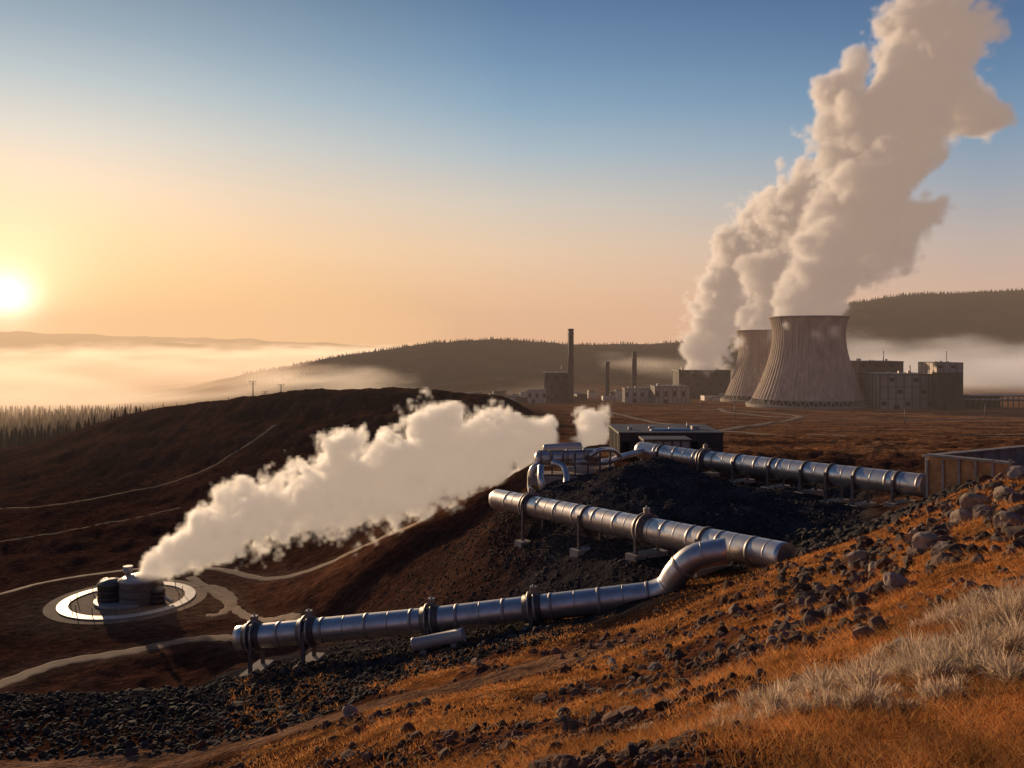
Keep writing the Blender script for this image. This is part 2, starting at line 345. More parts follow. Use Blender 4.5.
mb=MB(); a=P(413,662,44); b=P(464,654,43.6); a[2]=float(H(a[0],a[1]))+.6; b[2]=float(H(b[0],b[1]))+.6
mb.tube([a,a+(b-a)*.03,a+(b-a)*.05,b-(b-a)*.05,b-(b-a)*.03,b],[.36,.36,.33,.33,.36,.36],24)
e=empty('pipe_section'); mb.build('shell',[M_pale],e)
mb=MB()
for q in(.2,.8):
    c=a+(b-a)*q; mb.box((c[0],c[1],c[2]-.55),(.3,.9,.5),0.1)
mb.build('cradles',[M_conc],e)
mb=MB(); pts=[P(470,640,48.5),P(560,632,47.5),P(640,628,46)]
for o in(0,0.35): mb.tube([p+np.array([0,o,0.1]) for p in pts],[.09]*3,10)
e=empty('drain_pipe'); mb.build('pipes',[M_steel2],e)
# ---------------------------------------------------------------- retaining wall
def wall(name,pa,pb,h,th,mat,posts=6):
    E=empty(name); pa=np.array(pa);pb=np.array(pb); t=(pb-pa); L=np.linalg.norm(t[:2]); rot=math.atan2(t[1],t[0]); c=(pa+pb)/2
    mb=MB(); mb.box((c[0],c[1],c[2]+h/2-1),(L,th,h+2),rot,0); mb.build('wall_panel',[mat],E,0.03)
    mb=MB()
    for k in range(posts+1):
        q=pa+(pb-pa)*k/posts+np.array([math.sin(rot),-math.cos(rot),0])*(th/2+0.05); mb.box((q[0],q[1],q[2]+h/2-1),(0.14,0.12,h+2.1),rot,0)
    q=c; mb.box((q[0],q[1],q[2]+h+0.08),(L+0.2,th+0.3,0.14),rot,0)
    mb.build('wall_posts_and_cap',[M_conc],E,0.01); return E
wa=P(929,498,56.5); wb=P(1012,500,52.5)
wall('retaining_wall',wa,wb,2.5,0.35,M_sunlit_wall,5)
wall('retaining_wall',P(934,462,57.5)+np.array([0,1,-2.2]),P(1060,470,66),2.2,0.3,M_conc,8)
# ---------------------------------------------------------------- separator station
E=empty('steam_separator'); mb=MB()
def tank(mb,a,b,r,mi=0):
    a=np.array(a,float);b=np.array(b,float); t=(b-a)/np.linalg.norm(b-a); pts=[];rr=[]
    for k in range(5): an=k/4*math.pi/2; pts.append(a-t*r*0.5*math.cos(an)); rr.append(max(0.02,r*math.sin(an)))
    for k in range(5): an=k/4*math.pi/2; pts.append(b+t*r*0.5*math.sin(an)); rr.append(max(0.02,r*math.cos(an)))
    pts=[p+t*1e-4*i for i,p in enumerate(pts)]; mb.tube(pts,rr,28,mi)
tank(mb,P(538,459,75),P(596,456,75),0.66); tank(mb,P(545,449,79),P(580,447,79),0.45,1)
tank(mb,P(568,472,77),P(612,468,78),0.5,1)
for px in (550,567,584): mb.tube([P(px,458.4-.05*(px-540),75)-[.12,0,0],P(px,458.4-.05*(px-540),75)+[.12,0,0]],[.7,.7],28,2)
mb.tube(arc([P(540,464,74),P(533,470,74),P(531,484,74),P(533,499,73)],6),[.34]*19,20)
mb.tube(arc([P(552,462,73.5),P(564,468,73),P(566,484,72),P(556,494,71.5),P(545,492,71),P(541,480,71),P(541,466,72)],6),[.28]*37,20)
mb.tube(arc([P(575,462,74),P(604,462,76),P(625,456,79),P(645,451,81)],6),[.3]*19,20)
mb.tube(arc([P(590,456,74),P(600,450,74),P(612,450,76),P(620,456,78)],6),[.2]*19,16)
mb.build('vessels_and_loops',[M_steel,M_pale,M_band],E)
mb=MB()
for px in(541,552,563,575,588,600,610):
    for d in(74,76.2):
        t=P(px,452,d); g=G(px,d); mb.box((t[0],t[1],(t[2]+g[2])/2),(.14,.14,t[2]-g[2]),0)
for d in(74,76.2):
    for y in(464,451,475):
        a=P(538,y,d);b=P(612,y,d); mb.tube([a,b],[.08,.08],4,0,False)
g=G(565,75); mb.box((g[0],g[1],g[2]),(6.6,3.6,.7),0,1)
mb.build('frame',[M_steel2,M_conc],E)
# ---------------------------------------------------------------- buildings
def building(name,px0,px1,pytop,d,depth,mat,base=None,rot=0,bays=8,windows=0,roofbits=True,floors=1,roofmat=None):
    E=empty(name); x0=(px0-512)/F*d; x1=(px1-512)/F*d; w=x1-x0; top=-(pytop-HY)/F*d
    gz=min(float(H(x0,d)),float(H(x1,d)),float(H((x0+x1)/2,d+depth))) if base is None else base
    h=top-gz; cx=(x0+x1)/2; cy=d+depth/2; u=w/100
    mb=MB(); mb.box((cx,cy,gz+h/2-1.5),(w,depth,h+3)); mb.build('walls',[mat],E)
    mb=MB()
    n=bays; rw=max(w*0.008,0.08)
    for k in range(n+1):
        x=x0+w*k/n; mb.box((x,d-rw*0.6,gz+h/2),(rw*1.6,rw*1.1,h*0.995))
    nd_=max(2,int(n*depth/w))
    for k in range(nd_+1):
        y=d+depth*k/nd_
        for xx in(x0-rw*0.6,x1+rw*0.6): mb.box((xx,y,gz+h/2),(rw*1.1,rw*1.6,h*0.995))
    for k in range(1,floors): mb.box((cx,d-rw*0.4,gz+h*k/floors),(w,rw*0.7,rw*1.3))
    mb.box((cx,cy,top+rw),(w+rw*4,depth+rw*4,rw*2.4)); mb.build('frame_and_parapet',[roofmat or M_clad2],E)
    mb=MB(); fh=h/floors
    for fl in range(floors):
        for k in range(n):
            if windows and ((k+fl)%windows==0 or windows==1):
                x=x0+w*(k+.5)/n; mb.box((x,d-0.02,gz+fl*fh+fh*.6),(w/n*.6,0.12,fh*.32))
    dw=min(w*.12,5); mb.box((x0+w*.3,d-0.03,gz+min(h*.22,2.5)),(dw,0.15,min(h*.44,5)))
    mb.build('windows_and_door',[M_dark],E)
    if roofbits:
        mb=MB()
        for k in range(4):
            x=x0+w*(.15+.22*k+random.uniform(-.04,.04)); s=random.uniform(.03,.08)*w
            hh=s*random.uniform(.4,1.0); mb.box((x,d+depth*random.uniform(.3,.7),top+rw*2+hh/2),(s,s,hh))
        x=x0+w*.75; mb.tube([(x,cy,top),(x,cy,top+h*.25)],[w*.012]*2,12)
        mb.build('roof_vents',[M_pale],E)
    return E
building('valve_house',620,722,434,90,9,M_clad2,bays=9,windows=3)
building('valve_house',645,690,441,84.5,3,M_clad,bays=5,windows=0,roofbits=False)
e=empty('storage_tank'); mb=MB(); tank(mb,P(652,435,92),P(690,435,92),.7); mb.build('shell',[M_steel],e)
building('boiler_house',859,903,362,860,40,M_clad2,bays=6,floors=5,windows=2)
building('turbine_hall',880,936,375,745,45,M_clad,bays=7,floors=3,windows=3)
building('switch_house',937,963,363,742,34,M_clad,bays=4,floors=5,windows=2)
building('switch_house',938,962,373,728,10,M_clad2,bays=4,floors=3,roofbits=False)
building('turbine_hall',679,730,371,1050,40,M_clad2,bays=9,floors=3,windows=2)
building('turbine_hall',545,568,373,960,28,M_clad2,bays=5,floors=3,windows=2)
building('workshop',655,690,387,900,30,M_clad,bays=8,windows=2)
building('workshop',625,656,389,930,22,M_pale,bays=8,windows=2)
building('workshop',528,546,390,930,22,M_pale,bays=5,windows=2)
building('control_building',963,1000,397,760,18,M_clad2,bays=9,floors=2,windows=1)
mb=MB()
for k in range(80):
    px=random.uniform(430,725); d=random.uniform(960,1250); g=G(px,d); w=random.uniform(6,24); h=random.uniform(3,8)
    mb.box((g[0],g[1],g[2]+h/2),(w,random.uniform(6,14),h),random.uniform(-.3,.3),random.choice([0,1,2,2]))
    mb.box((g[0],g[1],g[2]+h+.3),(w*.9,5,.6),0,2)
e=empty('industrial_sheds'); mb.build('sheds',[M_clad,M_pale,M_clad2],e)
e=empty('pipe_rack'); mb=MB()
for k in range(12):
    px=964+k*5.5; g=G(px,745)
    for dy in(0,8): mb.box((g[0],745+dy,g[2]+5),(.7,.7,12))
    mb.box((g[0],749,g[2]+11),(.6,9,.6)); mb.box((g[0],749,g[2]+7),(.6,9,.6))
mb.build('posts',[M_steel2],e); mb=MB(); g0=G(964,745);g1=G(1026,745)
for dy in(1,3,5,7):
    for dz in(7.8,11.8): mb.tube([(g0[0],745+dy,g0[2]+dz),(g1[0],745+dy,g0[2]+dz)],[.6]*2,10)
mb.build('pipes',[M_steel],e)
def chimney(px,top,base,d,wpx,mat):
    e=empty('chimney'); r=wpx/2/F*d; x=(px-512)/F*d; z1=-(top-HY)/F*d; z0=float(H(x,d))-1; mb=MB(); n=14
    pts=[];rr=[]
    for k in range(n+1):
        t=k/n; z=z0+(z1-z0)*t; R=r*(1.12-.16*t)
        pts+=[(x,d,z)]; rr+=[R]
    mb.tube(pts,rr,28); 
    for t in(.5,.75,.93,.99): mb.tube([(x,d,z0+(z1-z0)*t),(x,d,z0+(z1-z0)*t+.8)],[r*1.17]*2,28,1)
    mb.tube([(x,d,z1),(x,d,z1+.4)],[r*.8]*2,24,2); mb.box((x-r*1.1,d-r*.3,(z0+z1)/2),(.5,.5,z1-z0),0,1)
    mb.build('stack',[mat,M_steel2,M_dark],e)
chimney(571,329,395,955,5.5,M_clad2); chimney(607.5,362,390,1000,4,M_clad2); chimney(634.5,352,388,1000,4.5,M_clad2)
def tower(px,d,rb,rt,h,rth):
    e=empty('cooling_tower'); x=(px-512)/F*d; y=d; z0=float(H(x,d-rb*.8))+.5; leg=h*.075
    n=216; rows=44
    def R(t):
        t0=.80; a=(rb*.97/rth)**2-1; b=(rt/rth)**2-1
        return rth*math.sqrt(1+(a*((t0-t)/t0)**2 if t<t0 else b*((t-t0)/(1-t0))**2))
    V=[];
    ang=np.arange(n)/n*2*np.pi; rib=np.where(np.arange(n)%3==0,1.012,1.0)
    for k in range(rows+1):
        t=k/rows; r=R(t)*rib; V.append(np.stack([x+r*np.cos(ang),y+r*np.sin(ang),np.full(n,z0+leg+(h-leg)*t)],1))
    for k in range(rows,-1,-1):
        t=k/rows; r=(R(t)-1.0)*np.ones(n); V.append(np.stack([x+r*np.cos(ang),y+r*np.sin(ang),np.full(n,z0+leg+(h-leg)*t)],1))
    V=np.concatenate(V); m=2*rows+2; Fs=[]
    for k in range(m):
        k2=(k+1)%m
        for j in range(n): Fs.append((k*n+j,k*n+(j+1)%n,k2*n+(j+1)%n,k2*n+j))
    mb=MB(); mb.add(V,Fs,0,False); mb.build('shell',[M_tower],e)
    mb=MB(); N=44
    rl=R(0)-.5; rg=rb*1.04
    for k in range(N):
        a0=k/N*2*math.pi; a1=(k+1)/N*2*math.pi; am=(a0+a1)/2
        top=(x+rl*math.cos(am),y+rl*math.sin(am),z0+leg+.2)
        for a in(a0,a1): mb.tube([(x+rg*math.cos(a),y+rg*math.sin(a),z0),top],[.55]*2,6)
    ring=[(x+rl*math.cos(a),y+rl*math.sin(a),z0+leg) for a in np.linspace(0,2*math.pi,97)]
    mb.tube(ring,[.9]*97,6); 
    ring=[(x+R(1)*math.cos(a),y+R(1)*math.sin(a),z0+h) for a in np.linspace(0,2*math.pi,97)]
    mb.tube(ring,[.9]*97,6)
    mb.build('legs_and_rings',[M_conc],e)
    mb=MB(); mb.tube([(x,y,z0-6),(x,y,z0+1.2)],[rb*1.1]*2,96,0,False); mb.tube([(x,y,z0-1),(x,y,z0+leg*.9)],[rb*.8]*2,64,1)
    mb.build('basin',[M_conc,M_dark],e); return x,y,z0+h
T1=tower(808.5,800,52,35.5,82,32.5); T2=tower(768,960,48,34,78,31.5)
for px,d,top in((253,470,381),(281,470,384),(265,520,391)):
    e=empty('utility_pole'); g=G(px,d); z=-(top-HY)/F*d; mb=MB(); mb.tube([(g[0],g[1],g[2]-1),(g[0],g[1],z)],[.35,.22],8)
    for q in(.5,1.6): mb.box((g[0],g[1],z-q),(3.4,.2,.2))
    for q in(-1.5,0,1.5): mb.tube([(g[0]+q,g[1],z-.4),(g[0]+q,g[1],z+.1)],[.12]*2,6)
    mb.build('pole',[M_steel2],e)
for px,d in((612,640),(735,560),(700,700),(985,560),(905,470)):
    e=empty('utility_pole'); g=G(px,d); mb=MB(); z=g[2]+11; mb.tube([(g[0],g[1],g[2]-1),(g[0],g[1],z)],[.3,.2],8); mb.box((g[0],g[1],z-.6),(3,.2,.2)); mb.build('pole',[M_steel2],e)
# ---------------------------------------------------------------- well pad
e=empty('geothermal_wellhead'); cx,cy=PAD[0],PAD[1]; z=padz; mb=MB()
def ringmesh(mb,r0,r1,z0,z1,mi,n=96):
    a=np.arange(n)/n*2*np.pi; V=[]
    for r,zz in((r0,z0),(r0,z1),(r1,z1),(r1,z0)): V.append(np.stack([cx+r*np.cos(a),cy+r*np.sin(a),np.full(n,zz)],1))
    V=np.concatenate(V); Fs=[(k*n+j,k*n+(j+1)%n,((k+1)%4)*n+(j+1)%n,((k+1)%4)*n+j) for k in range(4) for j in range(n)]
    mb.add(V,Fs,mi)
ringmesh(mb,9.4,11.2,z-.5,z+.2,0); ringmesh(mb,5.5,9.4,z-.5,z+.06,1); ringmesh(mb,0.05,5.5,z-.5,z+.4,0); ringmesh(mb,11.2,13.2,z-.5,z+.04,1)
mb.build('circular_apron',[M_pale,M_road],e)
mb=MB(); 
for (dx,dy,r,h,mi) in((-2.4,-1,2.3,3.2,0),(2.6,-.6,3.6,3.9,1),(-4.6,1.5,1.3,2.6,1),(6.2,-2.2,1.2,2.2,0)):
    X0,Y0=cx+dx,cy+dy; mb.tube([(X0,Y0,z),(X0,Y0,z+h),(X0,Y0,z+h+.01),(X0,Y0,z+h+.5),(X0,Y0,z+h+.9)],[r,r,r*1.06,r*.8,r*.25],32,mi)
    for q in(.3,.65): mb.tube([(X0,Y0,z+h*q),(X0,Y0,z+h*q+.2)],[r*1.04]*2,32,0)
mb.tube([(cx,cy,z),(cx,cy,z+5),(cx,cy,z+5.01),(cx,cy,z+6)],[.5,.5,.8,.8],20,1)
mb.tube(arc([(cx+4,cy-1,z+1.2),(cx+7,cy-2,z+1.2),(cx+9,cy-3,z+.6)],6),[.35]*13,14,1)
for k in range(14):
    a=k/14*6.283; mb.box((cx+9*math.cos(a),cy+9*math.sin(a),z+.7),(.1,.1,1.3),0,0)
mb.build('silencers_and_valves',[M_steel2,M_pale],e)
# ---------------------------------------------------------------- roads
def road(pts,width,off,name='dirt_road'):
    c=np.array(arc([np.array([(p-512)/F*d,d,0]) for p,d in pts],24)); t=np.gradient(c,axis=0); t/=np.linalg.norm(t,axis=1)[:,None]
    n=np.stack([-t[:,1],t[:,0],0*t[:,0]],1); K=7; V=[]; wv=1+.12*np.sin(np.arange(len(c))*.7)
    for k in range(K):
        s=(k/(K-1)-.5)*width; q=c+n*(s*wv)[:,None]; q[:,2]=H(q[:,0],q[:,1])+off*(1-1.9*(k in(0,K-1))); V.append(q)
    V=np.stack(V,1).reshape(-1,3); m=len(c); Fs=[(i*K+k,i*K+k+1,(i+1)*K+k+1,(i+1)*K+k) for i in range(m-1) for k in range(K-1)]
    return mesh_np(name,V,Fs,M_road if width>2.1 else M_track,smooth=True)
for pts,wd in ROADS: road(pts,wd,.06 if pts[0][1]<290 and wd<5 else .25)
# ---------------------------------------------------------------- rocks
import bmesh
def rock_templates(n,sub):
    out=[]
    for i in range(n):
        bm=bmesh.new(); bmesh.ops.create_icosphere(bm,subdivisions=sub,radius=1); V=np.array([v.co[:] for v in bm.verts]); Fc=np.array([[v.index for v in f.verts] for f in bm.faces]); bm.free()
        for k in range(9):
            nrm=rng.normal(size=3); nrm/=np.linalg.norm(nrm); dd=rng.uniform(.45,.85); s=V@nrm; V=V-np.clip(s-dd,0,None)[:,None]*nrm
        V*=rng.uniform(.65,1.2,3); V+=rng.normal(size=V.shape)*.025; out.append((V,Fc))
    return out
RT=rock_templates(10,2); RT3=rock_templates(6,3)
def rocks(name,px,d,size,cols_,tem=RT,sink=.25):
    VV=[];FF=[];CC=[];o=0
    x=(px-512)/F*d; z=H(x,d)
    for i in range(len(px)):
        V,Fc=tem[rng.integers(len(tem))]; a=rng.random()*6.28; ca,sa=math.cos(a),math.sin(a)
        W=V@np.array([[ca,-sa,0],[sa,ca,0],[0,0,.75]]).T*size[i]+np.array([x[i],d[i],z[i]+size[i]*(.5-sink)-.1*size[i]])
        VV.append(W); FF.append(Fc+o); o+=len(V); CC.append(np.tile(cols_[i],(len(V),1)))
    return mesh_np(name,np.concatenate(VV),np.concatenate(FF),M_rock,np.concatenate(CC))
def gcol(n,base,v=.35): return np.array(base)*rng.uniform(1-v,1+v,(n,1))
n=9000; px=rng.uniform(-60,560,n); d=rng.uniform(31.5,50,n); k=(d>31.5+7*sm(250,540,px)); px=px[k];d=d[k]; n=len(px)
rocks('rubble_bank',px,d,rng.uniform(.04,.14,n)*rng.choice([1,1,1,1.7,2.4],n,p=[.3,.3,.25,.12,.03]),gcol(n,(.062,.046,.038),.5))
n=2200; px=rng.uniform(800,990,n); d=rng.uniform(40,54,n); n=len(px)
rocks('riprap',px,d,rng.uniform(.1,.34,n)*rng.choice([1,1,1.5],n),gcol(n,(.062,.047,.038),.45))
n=7500; px=rng.uniform(480,860,n); d=rng.uniform(46,72,n); k=px>490+(50*(d<58)); px=px[k];d=d[k];n=len(px); rocks('scree',px,d,rng.uniform(.03,.10,n)*rng.choice([1,1,1,1,2],n),gcol(n,(.06,.05,.045),.5))
n=3500; px=rng.uniform(330,540,n); d=rng.uniform(50,115,n); rocks('hillside_stones',px,d,rng.uniform(.04,.16,n),gcol(n,(.075,.05,.038),.4))
n=40000; px=rng.uniform(200,1140,n); d=np.exp(rng.uniform(math.log(4),math.log(40),n)); x=(px-512)/F*d
cl=cover(x,d,px)
k=(cl<.02+rng.normal(size=n)*.15)&(np.abs(d-30)>1.5*(px<560)); px=px[k];d=d[k];n=len(px)
n=min(n,6500); px=px[:n];d=d[:n]
rocks('field_stones',px,d,d**.6*rng.uniform(.003,.013,n)*rng.choice([1,1,1,1,2.2,3.2],n,p=[.25,.25,.2,.17,.1,.03]),gcol(n,(.13,.07,.045),.6))
n=600; px=rng.uniform(560,1040,n); d=rng.uniform(10,32,n); rocks('field_stones',px,d,rng.uniform(.04,.17,n),gcol(n,(.17,.11,.075),.5))
n=380; px=rng.uniform(780,1040,n); d=rng.uniform(15,34,n); rocks('field_stones',px,d,rng.uniform(.08,.30,n),gcol(n,(.11,.075,.055),.5))
for (pxx,dd,s) in((895,15.5,.40),(846,16.5,.26),(928,19,.36),(943,18,.30),(960,22,.40),(655,20,.20),(612,24,.2),(772,14.5,.17),(1003,26,.45),(985,21,.30),(350,29,.42),(875,22,.30),(700,13,.10),(905,8.5,.12),(735,25,.28),(1010,18,.32),(975,27,.5),(860,26,.4),(915,25,.42),(820,23,.3),(1020,30,.5)):
    rocks('boulder',np.array([float(pxx)]),np.array([float(dd)]),np.array([s]),gcol(1,(.32,.24,.18),.3),RT3,.25)
# ---------------------------------------------------------------- grass
def blades(name,bx,by,bz,h,w,lean,col,parent=None):
    n=len(bx); a=rng.random(n)*6.28; dx,dy=np.cos(a),np.sin(a); la=rng.random(n)*6.28; lx,ly=np.cos(la)*lean*h,np.sin(la)*lean*h
    B=np.stack([bx,by,bz],1); W=np.stack([dx,dy,0*dx],1)*w[:,None]/2
    M=B+np.stack([lx*.35,ly*.35,h*.55],1); T=B+np.stack([lx,ly,h],1)
    V=np.stack([B-W,B+W,M+W*.7,M-W*.7,T],1).reshape(-1,3); o=np.arange(n)[:,None]*5
    Fc=np.concatenate([o+[0,1,2],o+[0,2,3],o+[3,2,4]],0)
    return mesh_np(name,V,Fc,M_grass,np.repeat(col,5,0),parent=parent)
n=70000; px=rng.uniform(230,1160,n); d=np.exp(rng.uniform(math.log(3.2),math.log(46),n)); x=(px-512)/F*d
cl=cover(x,d,px)
k=(cl>-.12+rng.normal(size=n)*.10)&~((np.abs(d-31)<2.5)&(px<600)); x=x[k];d=d[k];cl=cl[k]
n=min(len(x),23000); x=x[:n];d=d[:n]
B=9; sp=.03+.007*d; bx=np.repeat(x,B)+rng.normal(size=n*B)*np.repeat(sp,B); by=np.repeat(d,B)+rng.normal(size=n*B)*np.repeat(sp,B)
by=np.clip(by,2.5,60); bz=H(bx,by)-.02; dd=by
h=np.repeat(rng.uniform(.3,1.4,n),B)*rng.uniform(.03,.11,n*B)*(1+.014*dd); w=np.maximum(.004,dd*.0010)
t=rng.random((n*B,1)); patch=sm(-.3,.4,fbm(bx/1.3,by/1.6,3))[:,None]; tc=np.repeat(rng.random((n,1)),B,0)
col=(np.array([.56,.19,.045])*(1-t)+np.array([.64,.36,.14])*t)*(.34+.5*tc+.45*patch)
blades('hillside_grass',bx,by,bz,h,w,.9,np.clip(col,0,.85))
for (pxx,dd,s,nb) in((985,7.4,.72,5600),(1040,8.5,.75,3600),(938,7.0,.50,3600),(882,6.7,.60,5000),(835,6.3,.42,3600),(905,8.2,.42,2400),(765,6.2,.32,2600),(795,5.6,.32,2600),(1012,6.2,.46,3200),(868,5.5,.34,2800),(735,5.3,.22,1700),(1060,6.6,.4,1500),(700,6.0,.18,1200),(955,9.5,.46,2400),(815,7.2,.34,2200),(920,5.8,.30,2200),(1000,10.5,.5,2200),(640,8.0,.15,700)):
    e=empty('dry_shrub'); g=G(pxx,dd)
    K=14; ca=rng.random(K)*6.28; cr=np.sqrt(rng.random(K))*s*.8; which=rng.integers(0,K,nb)
    hx=g[0]+cr[which]*np.cos(ca[which])*1.3; hy=g[1]+cr[which]*np.sin(ca[which])
    ox=rng.normal(size=nb); oy=rng.normal(size=nb); oz=np.abs(rng.normal(size=nb))+.1; ln=np.sqrt(ox**2+oy**2+oz**2); kh=rng.uniform(.6,1.25,K)[which]; L_=s*kh*(1-.55*cr[which]/s)*rng.uniform(.35,1.0,nb)*.8
    st=rng.uniform(0,.55,nb)[:,None]; dirv=np.stack([ox/ln*.8,oy/ln*.8,oz/ln*.95],1); base=np.stack([hx,hy,H(hx,hy)-.02],1)
    B0=base+dirv*L_[:,None]*st; jit=rng.normal(size=(nb,3))*.45; d2=dirv+jit; d2/=np.linalg.norm(d2,axis=1)[:,None]; T0=B0+d2*L_[:,None]*(1-st)*.95
    T0[:,2]=np.maximum(T0[:,2],base[:,2]+.02)
    a=rng.random(nb)*6.28; W=np.stack([np.cos(a),np.sin(a),0*a],1)*.0034
    M0=(B0+T0)/2+np.array([0,0,1])*L_[:,None]*.06
    V=np.stack([B0-W,B0+W,M0+W,M0-W,T0],1).reshape(-1,3); o=np.arange(nb)[:,None]*5; Fc=np.concatenate([o+[0,1,2],o+[0,2,3],o+[3,2,4]],0)
    col=np.array([.78,.60,.42])*rng.uniform(.4,1.1,(nb,1))
    mesh_np('stems',V,Fc,M_grass,np.repeat(col,5,0),parent=e)
# ---------------------------------------------------------------- conifers
def conifers(name,px,d,h):
    x=(px-512)/F*d; z=H(x,d); VV=[];FF=[];o=0
    for i in range(len(px)):
        hh=h[i]; ph=rng.random()*6.28
        for L in range(4):
            zb=z[i]+hh*(.08+.21*L); zt=z[i]+hh*(.42+.2*L) if L<3 else z[i]+hh; r=hh*.2*(1-.22*L); m=7
            a=np.arange(m)/m*6.283+ph+L; rr=r*rng.uniform(.6,1.15,m)
            V=np.concatenate([np.stack([x[i]+rr*np.cos(a),d[i]+rr*np.sin(a),zb-rng.random(m)*hh*.05],1),[[x[i],d[i],zt]]])
            VV.append(V); FF.append(np.array([[o+j,o+(j+1)%m,o+m] for j in range(m)])); o+=m+1
    return mesh_np(name,np.concatenate(VV),np.concatenate(FF),M_con)
n=1900; px=rng.uniform(-120,235,n); d=rng.uniform(560,1300,n); conifers('conifer_forest',px,d,rng.uniform(4,13,n))
n=2600; px=rng.uniform(240,760,n); d=rng.uniform(1850,2400,n); conifers('ridge_forest',px,d,rng.uniform(4,10,n))
n=1500; px=rng.uniform(780,1100,n); d=rng.uniform(2300,2650,n); conifers('ridge_forest',px,d,rng.uniform(5,12,n))
# ---------------------------------------------------------------- steam volumes
def volmat(name,dens,aniso,emis,ecol,col=(1,1,1),step=3.0):
    m,nt=newmat(name); L=nt.links; o=nd(nt,'ShaderNodeOutputMaterial'); a=nd(nt,'ShaderNodeAttribute',attribute_name='density')
    s=nd(nt,'ShaderNodeVolumeScatter'); s.inputs['Color'].default_value=(*col,1); s.inputs['Anisotropy'].default_value=aniso
    m1=nd(nt,'ShaderNodeMath',operation='MULTIPLY'); m1.inputs[1].default_value=dens; L.new(a.outputs['Fac'],m1.inputs[0]); L.new(m1.outputs[0],s.inputs['Density'])
    e=nd(nt,'ShaderNodeEmission'); e.inputs['Color'].default_value=(*ecol,1); m2=nd(nt,'ShaderNodeMath',operation='MULTIPLY'); m2.inputs[1].default_value=emis*dens  # even self-glow stands in for light scattered many times inside the volume
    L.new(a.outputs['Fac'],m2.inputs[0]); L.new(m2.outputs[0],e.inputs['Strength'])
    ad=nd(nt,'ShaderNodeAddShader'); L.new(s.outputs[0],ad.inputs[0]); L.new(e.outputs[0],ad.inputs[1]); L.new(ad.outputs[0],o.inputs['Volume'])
    try: m.cycles.volume_step_rate=step
    except Exception as ex: print('step',ex)
    return m
class GT:
    def __init__(s,name):
        s.t=bpy.data.node_groups.new(name,'GeometryNodeTree'); s.t.interface.new_socket('Geometry',in_out='INPUT',socket_type='NodeSocketGeometry'); s.t.interface.new_socket('Geometry',in_out='OUTPUT',socket_type='NodeSocketGeometry')
        s.i=s.t.nodes.new('NodeGroupInput'); s.o=s.t.nodes.new('NodeGroupOutput')
    def n(s,ty,**k):
        q=s.t.nodes.new(ty)
        for a,b in k.items(): setattr(q,a,b)
        return q
    def l(s,a,b): s.t.links.new(a,b)
    def put(s,v,sock):
        if isinstance(v,(int,float)): sock.default_value=v
        elif isinstance(v,tuple): sock.default_value=v
        else: s.l(v,sock)
    def m(s,op,a,b=0.0,c=None,clamp=False):
        q=s.n('ShaderNodeMath',operation=op,use_clamp=clamp); s.put(a,q.inputs[0]); s.put(b,q.inputs[1])
        if c is not None: s.put(c,q.inputs[2])
        return q.outputs[0]
    def v(s,op,a,b=(0,0,0),scale=None):
        q=s.n('ShaderNodeVectorMath',operation=op); s.put(a,q.inputs[0]); s.put(b,q.inputs[1])
        if scale is not None: s.put(scale,q.inputs['Scale'])
        return q.outputs['Value'] if op in('LENGTH','DISTANCE') else q.outputs['Vector']
    def noise(s,vec,scale,detail=3,rough=.55,out=0):
        q=s.n('ShaderNodeTexNoise'); s.put(vec,q.inputs['Vector']); q.inputs['Scale'].default_value=scale; q.inputs['Detail'].default_value=detail; q.inputs['Roughness'].default_value=rough
        return q.outputs['Fac'] if out==0 else q.outputs['Color']
    def vor(s,vec,scale):
        q=s.n('ShaderNodeTexVoronoi',feature='SMOOTH_F1'); s.put(vec,q.inputs['Vector']); q.inputs['Scale'].default_value=scale; q.inputs['Smoothness'].default_value=.35; return q.outputs['Distance']
def volume_cube(g,dens,lo,hi,res,mat):
    q=g.n('GeometryNodeVolumeCube'); g.l(dens,q.inputs['Density']); q.inputs['Min'].default_value=tuple(lo); q.inputs['Max'].default_value=tuple(hi)
    for a,b in zip('XYZ',res): q.inputs['Resolution '+a].default_value=int(b)
    sm_=g.n('GeometryNodeSetMaterial'); sm_.inputs['Material'].default_value=mat; g.l(q.outputs[0],sm_.inputs[0]); g.l(sm_.outputs[0],g.o.inputs[0])
